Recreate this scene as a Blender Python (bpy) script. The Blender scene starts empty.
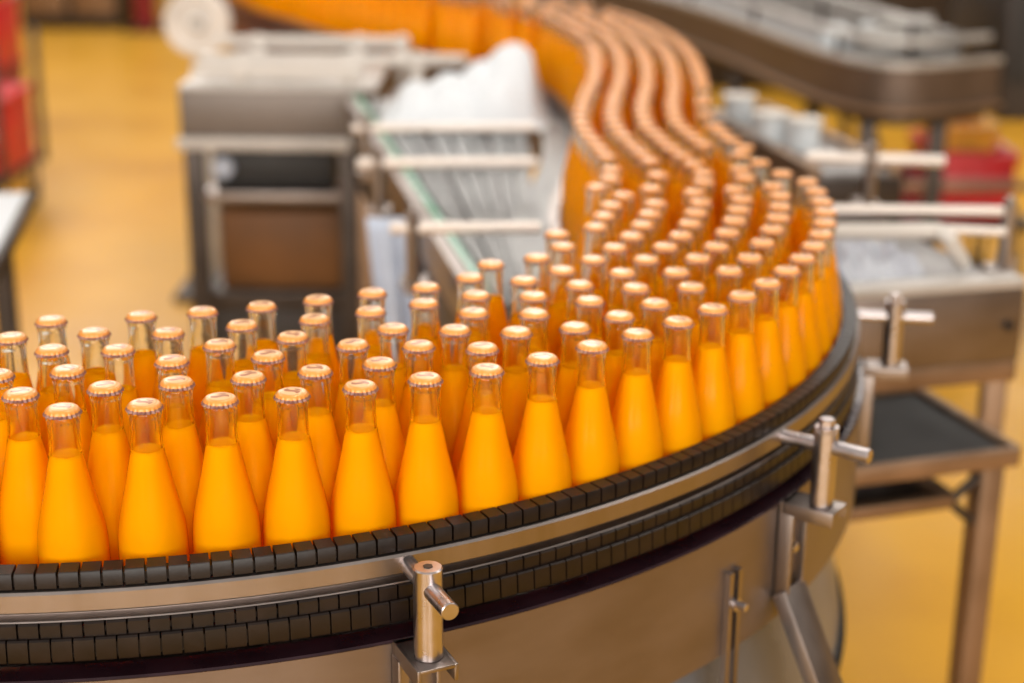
import bpy, bmesh, math, random
from mathutils import Vector, Matrix
random.seed(7)
SC = bpy.context.scene
COL = SC.collection
R = math.radians

# ------------------------------------------------------------------ camera
F_PX, PITCH, ROLL = 1600.0, R(18), R(0.5)
CAM_Z = 1.675
ZC = 1.205            # height of the cap tops
DECK = 1.0            # height of the conveyor deck
cd = bpy.data.cameras.new('camera')
cam = bpy.data.objects.new('camera', cd)
COL.objects.link(cam)
cd.sensor_width = 36.0
cd.lens = F_PX / 1024 * 36.0
cd.clip_start = 0.05
cd.clip_end = 100
cam.matrix_world = (Matrix.Translation((0, 0, CAM_Z)) @ Matrix.Rotation(R(90) - PITCH, 4, 'X')
                    @ Matrix.Rotation(ROLL, 4, 'Z'))
cd.dof.use_dof = True
cd.dof.focus_distance = 1.37
cd.dof.aperture_fstop = 2.7
SC.camera = cam
SC.view_settings.view_transform = 'Standard'
SC.view_settings.look = 'None'
SC.view_settings.gamma = 1.0
SC.view_settings.use_curve_mapping = False
SC.view_settings.exposure = 0.0
SC.cycles.max_bounces = 24
SC.cycles.diffuse_bounces = 12
SC.cycles.transmission_bounces = 14
SC.cycles.transparent_max_bounces = 32

def at(px, py, z):
    """the point of the place at height z that the photograph shows at pixel (px, py)"""
    x, y = px - 512, py - 341.5
    x, y = x * math.cos(ROLL) + y * math.sin(ROLL), -x * math.sin(ROLL) + y * math.cos(ROLL)
    fw = F_PX * math.cos(PITCH) - y * math.sin(PITCH)
    dn = F_PX * math.sin(PITCH) + y * math.cos(PITCH)
    h = CAM_Z - z
    return Vector((x / dn * h, fw / dn * h, z))

# ------------------------------------------------------------------ materials
def nodes_of(name):
    m = bpy.data.materials.new(name)
    m.use_nodes = True
    nt = m.node_tree
    return m, nt, nt.nodes['Principled BSDF']

def pset(b, **k):
    for n, v in k.items():
        b.inputs[n.replace('_', ' ')].default_value = v

def ramp(nt, fac, stops):
    r = nt.nodes.new('ShaderNodeValToRGB')
    el = r.color_ramp.elements
    while len(el) < len(stops):
        el.new(0.5)
    for e, (p, c) in zip(el, stops):
        e.position = p
        e.color = (*c, 1)
    nt.links.new(fac, r.inputs['Fac'])
    return r.outputs['Color']

def noise(nt, scale, detail=4, stretch=None, coord='Object'):
    tc = nt.nodes.new('ShaderNodeTexCoord')
    n = nt.nodes.new('ShaderNodeTexNoise')
    n.inputs['Scale'].default_value = scale
    n.inputs['Detail'].default_value = detail
    src = tc.outputs[coord]
    if stretch:
        mp = nt.nodes.new('ShaderNodeMapping')
        mp.inputs['Scale'].default_value = stretch
        nt.links.new(src, mp.inputs['Vector'])
        src = mp.outputs['Vector']
    nt.links.new(src, n.inputs['Vector'])
    return n.outputs['Fac']

def plain(name, c, rough=0.5, metal=0.0, vary=0.15, scale=12, stretch=None, bump=0.0, coat=0.0, rvar=0.1):
    m, nt, b = nodes_of(name)
    f = noise(nt, scale, 5, stretch)
    lo = tuple(x * (1 - vary) for x in c)
    hi = tuple(min(1, x * (1 + vary)) for x in c)
    nt.links.new(ramp(nt, f, [(0.3, lo), (0.7, hi)]), b.inputs['Base Color'])
    mr = nt.nodes.new('ShaderNodeMapRange')
    mr.inputs['To Min'].default_value = max(0.02, rough - rvar)
    mr.inputs['To Max'].default_value = min(1, rough + rvar)
    nt.links.new(f, mr.inputs['Value'])
    nt.links.new(mr.outputs['Result'], b.inputs['Roughness'])
    b.inputs['Metallic'].default_value = metal
    b.inputs['Coat Weight'].default_value = coat
    b.inputs['Coat Roughness'].default_value = 0.1
    if bump:
        bp = nt.nodes.new('ShaderNodeBump')
        bp.inputs['Strength'].default_value = bump
        bp.inputs['Distance'].default_value = 0.002
        nt.links.new(f, bp.inputs['Height'])
        nt.links.new(bp.outputs['Normal'], b.inputs['Normal'])
    return m

M = {}
M['steel'] = plain('brushed_steel', (0.285, 0.245, 0.228), 0.38, 1.0, 0.10, 30, (1, 1, 0.08))
M['steel_panel'] = plain('panel_steel', (0.21, 0.172, 0.155), 0.42, 0.9, 0.12, 9, (1, 1, 2.5), 0.04)
M['steel_bright'] = plain('bright_steel', (0.46, 0.42, 0.425), 0.3, 1.0, 0.08, 60)
M['steel_dark'] = plain('dark_steel', (0.055, 0.043, 0.037), 0.45, 0.6, 0.25, 14)
M['steel_brown'] = plain('brownish_steel', (0.26, 0.17, 0.11), 0.45, 0.7, 0.2, 10)
M['black_plastic'] = plain('black_guide_plastic', (0.009, 0.0045, 0.003), 0.42, 0.0, 0.35, 45, None, 0.25)
M['black_plastic'].node_tree.nodes['Principled BSDF'].inputs['Specular IOR Level'].default_value = 0.3
M['black'] = plain('black_rubber', (0.012, 0.011, 0.011), 0.6, 0.0, 0.2)
M['purple_lip'] = plain('dark_reflective_lip', (0.022, 0.008, 0.012), 0.28, 0.5, 0.3, 25)
M['chain'] = plain('chain_plate_steel', (0.16, 0.163, 0.165), 0.42, 0.35, 0.55, 7, (6, 0.6, 1))
M['white_plastic'] = plain('white_plastic', (0.52, 0.48, 0.44), 0.4, 0.0, 0.06)
M['white_sheet'] = plain('white_plastic_film', (0.56, 0.585, 0.62), 0.5, 0.0, 0.04, 8)
M['blue_grey'] = plain('pale_blue_sheet', (0.42, 0.47, 0.58), 0.4, 0.0, 0.2, 9)
M['green_edge'] = plain('green_glass_edge', (0.10, 0.34, 0.22), 0.25, 0.0, 0.1)
M['red'] = plain('red_plastic', (0.55, 0.012, 0.022), 0.4, 0.0, 0.2)
M['dark_red'] = plain('dark_red_plastic', (0.22, 0.008, 0.018), 0.4, 0.0, 0.2)
M['pink_band'] = plain('faded_red_band', (0.50, 0.20, 0.18), 0.5, 0.0, 0.2)
M['yellow'] = plain('yellow_plastic', (0.75, 0.36, 0.03), 0.45, 0.0, 0.15)
M['cardboard'] = plain('brown_board', (0.17, 0.068, 0.016), 0.6, 0.0, 0.35, 4)
M['machine_brown'] = plain('dark_brown_machine_paint', (0.025, 0.018, 0.015), 0.5, 0.1, 0.3, 5)
M['machine_grey'] = plain('grey_machine_paint', (0.40, 0.38, 0.36), 0.4, 0.4, 0.2, 6)
M['wheel_white'] = plain('off_white_paint', (0.62, 0.58, 0.54), 0.45, 0.0, 0.15)
M['pan'] = plain('grey_pan_steel', (0.17, 0.175, 0.19), 0.3, 0.3, 0.3, 6)

# floor: glossy worn orange-yellow resin
m, nt, b = nodes_of('orange_resin_floor')
f1 = noise(nt, 0.9, 6)
c1 = ramp(nt, f1, [(0.30, (0.50, 0.235, 0.02)), (0.52, (0.64, 0.325, 0.024)), (0.75, (0.62, 0.335, 0.045))])
nt.links.new(c1, b.inputs['Base Color'])
f2 = noise(nt, 3.5, 4)
mr = nt.nodes.new('ShaderNodeMapRange')
mr.inputs['To Min'].default_value = 0.24
mr.inputs['To Max'].default_value = 0.46
b.inputs['Specular IOR Level'].default_value = 0.35
nt.links.new(f2, mr.inputs['Value'])
nt.links.new(mr.outputs['Result'], b.inputs['Roughness'])
M['floor'] = m

M['wall'] = plain('painted_wall', (0.30, 0.24, 0.19), 0.7, 0.0, 0.1, 2)

# juice: cloudy, lets some light through
m, nt, b = nodes_of('orange_juice')
nt.nodes.remove(b)
df = nt.nodes.new('ShaderNodeBsdfDiffuse')
tl_ = nt.nodes.new('ShaderNodeBsdfTranslucent')
jc = ramp(nt, noise(nt, 30, 2), [(0.3, (0.985, 0.47, 0.0015)), (0.7, (0.99, 0.495, 0.0015))])
nt.links.new(jc, df.inputs['Color'])
nt.links.new(jc, tl_.inputs['Color'])
mx = nt.nodes.new('ShaderNodeMixShader')
mx.inputs[0].default_value = 0.5
nt.links.new(df.outputs[0], mx.inputs[1])
nt.links.new(tl_.outputs[0], mx.inputs[2])
nt.links.new(mx.outputs[0], nt.nodes['Material Output'].inputs['Surface'])
M['juice'] = m

# glass: clear thin wall round the body, solid glass in the neck
m, nt, b = nodes_of('clear_bottle_wall')
nt.nodes.remove(b)
tr = nt.nodes.new('ShaderNodeBsdfTransparent')
gl = nt.nodes.new('ShaderNodeBsdfGlossy')
gl.inputs['Roughness'].default_value = 0.12
fr = nt.nodes.new('ShaderNodeFresnel')
fr.inputs['IOR'].default_value = 1.15
mx = nt.nodes.new('ShaderNodeMixShader')
nt.links.new(fr.outputs[0], mx.inputs[0])
nt.links.new(tr.outputs[0], mx.inputs[1])
nt.links.new(gl.outputs[0], mx.inputs[2])
nt.links.new(mx.outputs[0], nt.nodes['Material Output'].inputs['Surface'])
M['wall_glass'] = m
m, nt, b = nodes_of('solid_neck_glass')
pset(b, Base_Color=(0.985, 0.985, 0.94, 1), Roughness=0.0, Transmission_Weight=1.0, IOR=1.28, Specular_IOR_Level=0.15)
tr = nt.nodes.new('ShaderNodeBsdfTransparent')
mx = nt.nodes.new('ShaderNodeMixShader')
mx.inputs[0].default_value = 0.93
nt.links.new(tr.outputs[0], mx.inputs[1])
nt.links.new(b.outputs[0], mx.inputs[2])
nt.links.new(mx.outputs[0], nt.nodes['Material Output'].inputs['Surface'])
M['neck_glass'] = m

# crown cap: orange lacquer, printed disc, bare crimped rim, shade and reflection coloured in
m, nt, b = nodes_of('printed_crown_cap')
tc = nt.nodes.new('ShaderNodeTexCoord')
sx = nt.nodes.new('ShaderNodeSeparateXYZ')
nt.links.new(tc.outputs['Object'], sx.inputs[0])
def mth(op, a, bb=None, clamp=False):
    n = nt.nodes.new('ShaderNodeMath')
    n.operation = op
    n.use_clamp = clamp
    for i, v in enumerate((a, bb)):
        if v is None:
            continue
        if isinstance(v, (int, float)):
            n.inputs[i].default_value = v
        else:
            nt.links.new(v, n.inputs[i])
    return n.outputs[0]
X, Y, Z = sx.outputs
rad = mth('SQRT', mth('ADD', mth('MULTIPLY', X, X), mth('MULTIPLY', Y, Y)))
top = mth('GREATER_THAN', Z, -0.0016)
disc = mth('MULTIPLY', mth('LESS_THAN', rad, 0.0098), top)
wav = mth('MULTIPLY', mth('SINE', mth('MULTIPLY', X, 420.0)), 0.0012)
band = mth('LESS_THAN', mth('ABSOLUTE', mth('SUBTRACT', Y, wav)), 0.0026)
band = mth('MULTIPLY', band, mth('LESS_THAN', mth('ABSOLUTE', X), 0.0078))
leaf = mth('LESS_THAN', mth('ADD', mth('POWER', mth('DIVIDE', mth('SUBTRACT', X, 0.002), 0.004), 2.0),
                            mth('POWER', mth('DIVIDE', mth('SUBTRACT', Y, 0.0055), 0.0016), 2.0)), 1.0)
mark = mth('MULTIPLY', mth('MAXIMUM', band, leaf), top)
rim = mth('LESS_THAN', Z, -0.0040)
def mixc(f, a, bcol):
    n = nt.nodes.new('ShaderNodeMix')
    n.data_type = 'RGBA'
    nt.links.new(f, n.inputs['Factor'])
    for s, v in (('A', a), ('B', bcol)):
        i = [k for k in n.inputs if k.name == s and k.type == 'RGBA'][0]
        if isinstance(v, tuple):
            i.default_value = (*v, 1)
        else:
            nt.links.new(v, i)
    return [k for k in n.outputs if k.type == 'RGBA'][0]
c = mixc(disc, (0.70, 0.27, 0.045), (0.74, 0.42, 0.18))
c = mixc(mark, c, (0.36, 0.10, 0.012))
c = mixc(rim, c, (0.20, 0.085, 0.065))
nt.links.new(c, b.inputs['Base Color'])
pset(b, Roughness=0.42, Coat_Roughness=0.18, Metallic=0.1)
nt.links.new(mth('MULTIPLY', mth('SUBTRACT', 1.0, rim), 0.4), b.inputs['Coat Weight'])
M['cap'] = m

# clear plastic film
m, nt, b = nodes_of('clear_plastic_film')
pset(b, Base_Color=(0.80, 0.82, 0.88, 1), Roughness=0.15, Transmission_Weight=0.55, IOR=1.2, Specular_IOR_Level=0.8)
M['film'] = m

# ------------------------------------------------------------------ mesh building
class MB:
    def __init__(s):
        s.bm = bmesh.new()
        s.mi = 0
    def _face(s, vs):
        try:
            f = s.bm.faces.new(vs)
            f.material_index = s.mi
            f.smooth = True
            return f
        except ValueError:
            return None
    def box(s, lo, hi, bevel=0.0, mat=None):
        vs = [s.bm.verts.new((x, y, z)) for x in (lo[0], hi[0]) for y in (lo[1], hi[1]) for z in (lo[2], hi[2])]
        if mat is not None:
            for v in vs:
                v.co = mat @ v.co
        fs = [s._face([vs[i] for i in q]) for q in
              ((0, 1, 3, 2), (4, 6, 7, 5), (0, 4, 5, 1), (2, 3, 7, 6), (0, 2, 6, 4), (1, 5, 7, 3))]
        if bevel:
            es = list({e for f in fs for e in f.edges})
            r = bmesh.ops.bevel(s.bm, geom=es, offset=bevel, segments=2, affect='EDGES', profile=0.5)
            for f in r['faces']:
                f.material_index = s.mi
                f.smooth = True
        return s
    def obox(s, p0, p1, width, z0, z1, bevel=0.0, side=0.0):
        """upright box along the ground line p0-p1; width across it, side shifts it across"""
        p0, p1 = Vector((p0[0], p0[1], 0)), Vector((p1[0], p1[1], 0))
        d = p1 - p0
        a = math.atan2(d.y, d.x)
        mat = Matrix.Translation(p0) @ Matrix.Rotation(a, 4, 'Z')
        return s.box((0, side - width / 2, z0), (d.length, side + width / 2, z1), bevel, mat)
    def tube(s, p0, p1, r, seg=20, r1=None, cham=0.0):
        p0, p1 = Vector(p0), Vector(p1)
        d = (p1 - p0).normalized()
        u = d.orthogonal().normalized()
        v = d.cross(u)
        r1 = r if r1 is None else r1
        L = (p1 - p0).length
        st = [(0, r), (L, r1)]
        if cham:
            st = [(0, r - cham), (cham, r), (L - cham, r1), (L, r1 - cham)]
        rings = []
        for t, rr in st:
            rings.append([s.bm.verts.new(p0 + d * t + (u * math.cos(2 * math.pi * k / seg) + v * math.sin(2 * math.pi * k / seg)) * rr)
                          for k in range(seg)])
        for a, b2 in zip(rings, rings[1:]):
            for k in range(seg):
                s._face([a[k], a[(k + 1) % seg], b2[(k + 1) % seg], b2[k]])
        s._face(rings[0][::-1])
        s._face(rings[-1])
        return s
    def path_tube(s, pts, r, seg=12):
        pts = [Vector(p) for p in pts]
        rings = []
        for i, p in enumerate(pts):
            d = (pts[min(i + 1, len(pts) - 1)] - pts[max(i - 1, 0)]).normalized()
            u = d.cross(Vector((0, 0, 1)))
            u = u.normalized() if u.length > 1e-4 else Vector((1, 0, 0))
            v = u.cross(d)
            rings.append([s.bm.verts.new(p + (u * math.cos(2 * math.pi * k / seg) + v * math.sin(2 * math.pi * k / seg)) * r) for k in range(seg)])
        for a, b2 in zip(rings, rings[1:]):
            for k in range(seg):
                s._face([a[k], b2[k], b2[(k + 1) % seg], a[(k + 1) % seg]])
        s._face(rings[0])
        s._face(rings[-1][::-1])
        return s
    def revolve(s, prof, seg=40, origin=(0, 0, 0), mats=None, rmod=None):
        """prof: list of (r, z); mats: material index for each span"""
        o = Vector(origin)
        rings = []
        for i, (r, z) in enumerate(prof):
            if r < 1e-6:
                rings.append([s.bm.verts.new(o + Vector((0, 0, z)))])
            else:
                ring = []
                for k in range(seg):
                    a = 2 * math.pi * k / seg
                    rr = r + (rmod(i, a) if rmod else 0)
                    ring.append(s.bm.verts.new(o + Vector((rr * math.cos(a), rr * math.sin(a), z))))
                rings.append(ring)
        for i, (a, b2) in enumerate(zip(rings, rings[1:])):
            if mats:
                s.mi = mats[i]
            for k in range(seg):
                k2 = (k + 1) % seg
                if len(a) == 1 and len(b2) == 1:
                    continue
                if len(a) == 1:
                    s._face([a[0], b2[k2], b2[k]])
                elif len(b2) == 1:
                    s._face([a[k], a[k2], b2[0]])
                else:
                    s._face([a[k], a[k2], b2[k2], b2[k]])
        return s
    def sweep(s, pts, nrm, prof, closed=True):
        """prof: list of (across, z) carried along the ground path pts with normals nrm"""
        rings = [[s.bm.verts.new((p[0] + n[0] * d, p[1] + n[1] * d, z)) for d, z in prof] for p, n in zip(pts, nrm)]
        n = len(prof)
        for a, b2 in zip(rings, rings[1:]):
            for k in range(n if closed else n - 1):
                s._face([a[k], a[(k + 1) % n], b2[(k + 1) % n], b2[k]])
        if closed:
            s._face(rings[0][::-1])
            s._face(rings[-1])
        return s
    def plate(s, outline, holes, mat, thick):
        """flat plate in the XZ plane of mat: outline box (x0,z0,x1,z1) with slot holes, built as strips"""
        x0, z0, x1, z1 = outline
        hs = sorted(holes, key=lambda h: h[1])
        z = z0
        for hx0, hz0, hx1, hz1 in hs:
            s.box((x0, 0, z), (x1, thick, hz0), 0, mat)
            s.box((x0, 0, hz0), (hx0, thick, hz1), 0, mat)
            s.box((hx1, 0, hz0), (x1, thick, hz1), 0, mat)
            z = hz1
        if z1 - z > 0.001:
            s.box((x0, 0, z), (x1, thick, z1), 0, mat)
        return s
    def bolt(s, c, axis, r, h):
        c, axis = Vector(c), Vector(axis).normalized()
        s.tube(c, c + axis * h * 0.25, r * 1.5, 24)
        s.tube(c + axis * h * 0.25, c + axis * h, r, 6, cham=r * 0.12)
        return s
    def build(s, name, mats, parent=None, sharp=38):
        bmesh.ops.recalc_face_normals(s.bm, faces=s.bm.faces)
        me = bpy.data.meshes.new(name)
        s.bm.to_mesh(me)
        s.bm.free()
        for mm in (mats if isinstance(mats, (list, tuple)) else [mats]):
            me.materials.append(mm)
        me.set_sharp_from_angle(angle=R(sharp))
        o = bpy.data.objects.new(name, me)
        COL.objects.link(o)
        if parent is not None:
            o.parent = parent
            o.matrix_parent_inverse = Matrix.Translation(-Vector(parent.location)) if parent.parent is None else Matrix()
        return o

def root(name, label, cat, loc=(0, 0, 0), group=None):
    o = bpy.data.objects.new(name, None)
    o.empty_display_size = 0.05
    COL.objects.link(o)
    o.location = loc
    tag(o, label, cat, group)
    return o

def tag(o, label, cat, group=None, kind=None):
    if label:
        o['label'] = label
    if cat:
        o['category'] = cat
    if group:
        o['group'] = group
    if kind:
        o['kind'] = kind
    return o

def sub(mb, name, mats, parent_part):
    """a sub-part: the parent part's mesh is already in world space under its root"""
    o = mb.build(name, mats)
    o.parent = parent_part
    o.matrix_parent_inverse = Matrix()
    return o

# ------------------------------------------------------------------ paths
CX, CY, RAD = -0.488, 2.141, 0.929      # arc of the outer guide's inner face
BR = 0.0301                             # bottle radius

def catmull(pts, n=14):
    out = []
    P = [pts[0]] + pts + [pts[-1]]
    for i in range(1, len(P) - 2):
        p0, p1, p2, p3 = P[i - 1], P[i], P[i + 1], P[i + 2]
        for k in range(n):
            t = k / n
            out.append(tuple(0.5 * (2 * p1[j] + (p2[j] - p0[j]) * t + (2 * p0[j] - 5 * p1[j] + 4 * p2[j] - p3[j]) * t * t
                                    + (3 * p1[j] - p0[j] - 3 * p2[j] + p3[j]) * t ** 3) for j in (0, 1)))
    out.append(pts[-1])
    return out

def resample(pts, step):
    d = [0]
    for a, b2 in zip(pts, pts[1:]):
        d.append(d[-1] + math.dist(a, b2))
    n = max(2, int(d[-1] / step))
    out, j = [], 0
    for i in range(n + 1):
        t = d[-1] * i / n
        while j < len(d) - 2 and d[j + 1] < t:
            j += 1
        u = (t - d[j]) / max(1e-9, d[j + 1] - d[j])
        out.append((pts[j][0] + (pts[j + 1][0] - pts[j][0]) * u, pts[j][1] + (pts[j + 1][1] - pts[j][1]) * u))
    return out

def smooth(pts, it):
    pts = list(pts)
    for _ in range(it):
        pts = [pts[0]] + [tuple((pts[i - 1][j] + 2 * pts[i][j] + pts[i + 1][j]) / 4 for j in (0, 1)) for i in range(1, len(pts) - 1)] + [pts[-1]]
    return pts

def normals(pts):
    """right-hand side normals (away from the arc's centre on the bend)"""
    out = []
    for i in range(len(pts)):
        a, b2 = pts[max(0, i - 1)], pts[min(len(pts) - 1, i + 1)]
        d = math.dist(a, b2) or 1
        out.append(((b2[1] - a[1]) / d, -(b2[0] - a[0]) / d))
    return out

def offset(pts, d):
    return [(p[0] + n[0] * d, p[1] + n[1] * d) for p, n in zip(pts, normals(pts))]

def arc(r, a0, a1, n):
    return [(CX + r * math.cos(R(a0 + (a1 - a0) * i / n)), CY + r * math.sin(R(a0 + (a1 - a0) * i / n))) for i in range(n + 1)]

lane1 = arc(RAD - 0.031, -118, 8, 40) + [(0.362, 2.42), (0.340, 2.55), (0.330, 2.68), (0.336, 2.81), (0.351, 2.99), (0.366, 3.2),
        (0.373, 3.45), (0.365, 3.72), (0.33, 3.98), (0.26, 4.25), (0.13, 4.54), (-0.04, 4.82), (-0.23, 5.10), (-0.43, 5.39),
        (-0.56, 5.62), (-0.75, 5.96), (-0.93, 6.44), (-1.08, 6.98)]
lane6 = arc(0.615, -118, 4, 40) + [(0.138, 2.30), (0.122, 2.45), (0.108, 2.62), (0.113, 2.77), (0.130, 2.92), (0.157, 3.12),
        (0.175, 3.34), (0.180, 3.6), (0.165, 3.8), (0.13, 4.0), (0.065, 4.25), (-0.04, 4.48), (-0.2, 4.72), (-0.4, 4.95),
        (-0.6, 5.25), (-0.73, 5.5), (-0.92, 5.85), (-1.1, 6.35), (-1.25, 6.9)]
lane1 = smooth(resample(catmull(lane1, 10), 0.012), 10)
lane6 = smooth(resample(catmull(lane6, 10), 0.012), 10)
outer = offset(lane1, 0.031)
inner = offset(lane6, -0.031)

# lanes between them, matched by nearest points
pairs, j = [], 0
for p in lane1:
    while j < len(lane6) - 1 and math.dist(p, lane6[j + 1]) <= math.dist(p, lane6[j]):
        j += 1
    pairs.append((p, lane6[j]))
def lane(k, n=6):
    t = k / (n - 1)
    return smooth([(a[0] + (b2[0] - a[0]) * t, a[1] + (b2[1] - a[1]) * t) for a, b2 in pairs], 6)
LANES = [lane(k) for k in range(6)]

# ------------------------------------------------------------------ bottle positions (where the photo's caps stand)
CAPS = [(61.9,406.4),(144.1,401.7),(220,395.9),(291.9,390.7),(360.4,383),(426.5,375),(486.5,367),(542.7,355.4),(592.5,342.7),(639.3,330.2),(679.8,319.3),(713.7,306.1),(739.8,293.8),(770,282.2),(787.5,269.9),(802.8,259.1),(813.6,248.4),(820.4,237.6),(821.9,226.2),(821.3,214.5),(816.7,202.2),(806,190),(799.8,180.7),(781.3,171.5),(758,160.7),(741,151.5),
(11.9,334),(49.3,318.2),(51.4,346.6),(93.5,329.5),(117.8,346.4),(140.9,313),(168,329.5),(203.4,308.5),(219.2,341.9),(241.8,322.1),(63.2,367.7),(172.5,357.2),(1.3,372.2),(19.8,390.1),(104.8,384),(175.7,379.6),(247.5,374.8),
(262.4,303.2),(320.3,296.6),(373,290),(427.6,283.5),(471.4,273.2),(315.1,316.4),(369.1,308.5),(423.9,300),(475.8,292.5),(473,310.5),(292.7,333.5),(393.3,325.6),(456.5,326.5),(352.8,341.4),(418.6,342.2),(267.1,352.8),(314.6,367.8),(379.6,359.9),(484.4,343.6),
(502.7,263.5),(540.1,255),(573,246),(584.9,235),(603.9,225.8),(526.9,276.6),(567,268),(600.7,259.5),(621.8,245.6),(641.5,235),(650.5,224.6),(534,293),(582.1,282.5),(627,272.4),(649.4,256.9),(670.7,246.6),(689.3,233.5),(696,222.9),(534.8,310.9),(592.3,298.3),(638.7,286.2),(679.8,270.4),(519,329.3),(577.9,324.2),(619.9,313.5),(653.9,301.5),(693.3,283.2),
(732.1,271.4),(750.6,255.4),(762.9,240),(778.3,229),(782.9,219.1),(782.9,207.5),(779.8,195.2),(762.9,185.3),(750.6,176.1),(703.9,258.5),(718.3,243.7),(732.8,230.5),(738.9,219.8),(746,210.5),(747.5,200.1),(738.9,190),(702.9,211.5),(706.9,203.2),(700.5,193.9),(660.8,213.6),(663,203.8),(655.9,189.9),(617.8,215.2),(623.9,205.3),(626.7,196.1)]
POS = [[*at(x, y, ZC)[:2], 1.0] for x, y in CAPS]      # x, y, mobility
for i_, p_ in enumerate(POS):
    p_[2] = (0.004 if i_ < 12 else 0.06) if p_[1] < 1.62 else min(1.0, 0.06 + (p_[1] - 1.62) * 2)
# left edge: the next columns before the frame
n_meas = len(POS)
for k, l in enumerate(LANES):
    for i, p in enumerate(resample(l, 0.0615)):
        if p[1] < 1.75 and p[0] < -0.33 and p[0] > -0.75 and all(math.dist(p, q[:2]) > 0.056 for q in POS):
            POS.append([p[0], p[1], 1.0])
# onward: five staggered lanes round the S-bend
acc, step_no, prev = 0.0, 0, None
for (a_, b_) in pairs:
    m_ = ((a_[0] + b_[0]) / 2, (a_[1] + b_[1]) / 2)
    if prev is not None:
        acc += math.dist(m_, prev)
    prev = m_
    if acc >= 0.0306:
        acc -= 0.0306
        step_no += 1
        for k in range(5):
            if (k + step_no) % 2 == 0:
                t = 0.02 + 0.96 * k / 4
                p = (a_[0] + (b_[0] - a_[0]) * t, a_[1] + (b_[1] - a_[1]) * t)
                if p[1] > 2.10 and all(math.dist(p, r[:2]) > 0.051 for r in POS):
                    POS.append([p[0], p[1], 1.0])
# let touching bottles settle side by side, inside the guides
MIN = 2 * BR + 0.00005
for it in range(160):
    moved = False
    for a in range(len(POS)):
        for b2 in range(a):
            dx, dy = POS[a][0] - POS[b2][0], POS[a][1] - POS[b2][1]
            if abs(dx) < MIN and abs(dy) < MIN:
                d = math.hypot(dx, dy)
                if d < MIN:
                    s_ = (MIN - d) / max(d, 1e-6)
                    wa = POS[a][2] / (POS[a][2] + POS[b2][2])
                    POS[a][0] += dx * s_ * wa; POS[a][1] += dy * s_ * wa
                    POS[b2][0] -= dx * s_ * (1 - wa); POS[b2][1] -= dy * s_ * (1 - wa)
                    moved = True
    for p in POS:
        if p[1] < 2.25:
            dx, dy = p[0] - CX, p[1] - CY
            d = math.hypot(dx, dy)
            if d > RAD - BR - 0.0005:
                f = (RAD - BR - 0.0005) / d
                p[0], p[1] = CX + dx * f, CY + dy * f
        elif it % 4 == 0:
            j = min(range(0, len(outer), 3), key=lambda i: math.dist(outer[i], p[:2]))
            n = normals(outer[max(0, j - 2):j + 3])[2 if j >= 2 else 0] if j + 3 < len(outer) else None
            if n:
                s_ = (p[0] - outer[j][0]) * n[0] + (p[1] - outer[j][1]) * n[1]
                if s_ > -BR:
                    p[0] -= n[0] * (s_ + BR); p[1] -= n[1] * (s_ + BR)
            j = min(range(0, len(inner), 3), key=lambda i: math.dist(inner[i], p[:2]))
            n = normals(inner[max(0, j - 2):j + 3])[2 if j >= 2 else 0] if j + 3 < len(inner) else None
            if n:
                s_ = (p[0] - inner[j][0]) * n[0] + (p[1] - inner[j][1]) * n[1]
                if s_ < BR:
                    p[0] -= n[0] * (s_ - BR); p[1] -= n[1] * (s_ - BR)
    if not moved:
        break

# ------------------------------------------------------------------ the bottle
JZ = 0.1625
BODY = [(0.0, 0.003), (0.020, 0.002), (0.0272, 0.0), (0.0292, 0.0015), (0.0300, 0.005), (0.0301, 0.010), (0.0301, 0.060), (0.0301, 0.075),
        (0.0297, 0.0835), (0.0288, 0.0925), (0.0268, 0.1030), (0.0236, 0.1170), (0.0203, 0.1310), (0.0177, 0.1440), (0.0155, 0.1550), (0.0142, JZ)]
NECK = [(0.0136, 0.168), (0.0134, 0.176), (0.0133, 0.1885), (0.0136, 0.1902), (0.0133, 0.1916), (0.0139, 0.1930), (0.0143, 0.1945),
        (0.0143, 0.1960), (0.0138, 0.1975), (0.0130, 0.1985), (0.0128, 0.2015), (0.0124, 0.2036), (0.0112, 0.2040)]
INN = [(0.0098, 0.2034), (0.0096, 0.199), (0.0100, 0.190), (0.0107, 0.176), (0.0114, 0.166), (0.0122, JZ - 0.002)]

def fine(prof, z0, z1, n):
    """a smoother run of profile points between two heights"""
    return prof
def glass_mesh(seg):
    mb = MB()
    prof = BODY + NECK + INN
    mats = [0 if i < len(BODY) - 1 else 1 for i in range(len(prof) - 1)]
    mb.revolve(prof, seg, mats=mats)
    return mb
def juice_mesh(seg, mb=None, o=(0, 0, 0)):
    mb = mb or MB()
    prof = [(0, 0.006)] + [(max(r - 0.0003, 0.0), max(z, 0.006)) for r, z in BODY[3:-1]] + \
           [(0.0128, JZ - 0.001), (0.0123, JZ + 0.0009), (0.0115, JZ), (0.007, JZ - 0.0004), (0, JZ - 0.0005)]
    mb.revolve(prof, seg, o)
    return mb
CAP = [(0.0, 0.0), (0.006, -0.00005), (0.0108, -0.0002), (0.0122, -0.0006), (0.0132, -0.0014), (0.0139, -0.0026), (0.0143, -0.0040), (0.0149, -0.0052), (0.0155, -0.0064),
       (0.0146, -0.0064), (0.0134, -0.0030)]
AMP = [0, 0, 0, 0, 0.0001, 0.0003, 0.0007, 0.0010, 0.0010, 0.0006, 0]
def cap_mesh(seg, mb=None, o=(0, 0, 0), fl=True):
    mb = mb or MB()
    mb.revolve(CAP, seg, o, rmod=(lambda i, a: AMP[i] * math.cos(21 * a)) if fl else None)
    return mb

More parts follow.
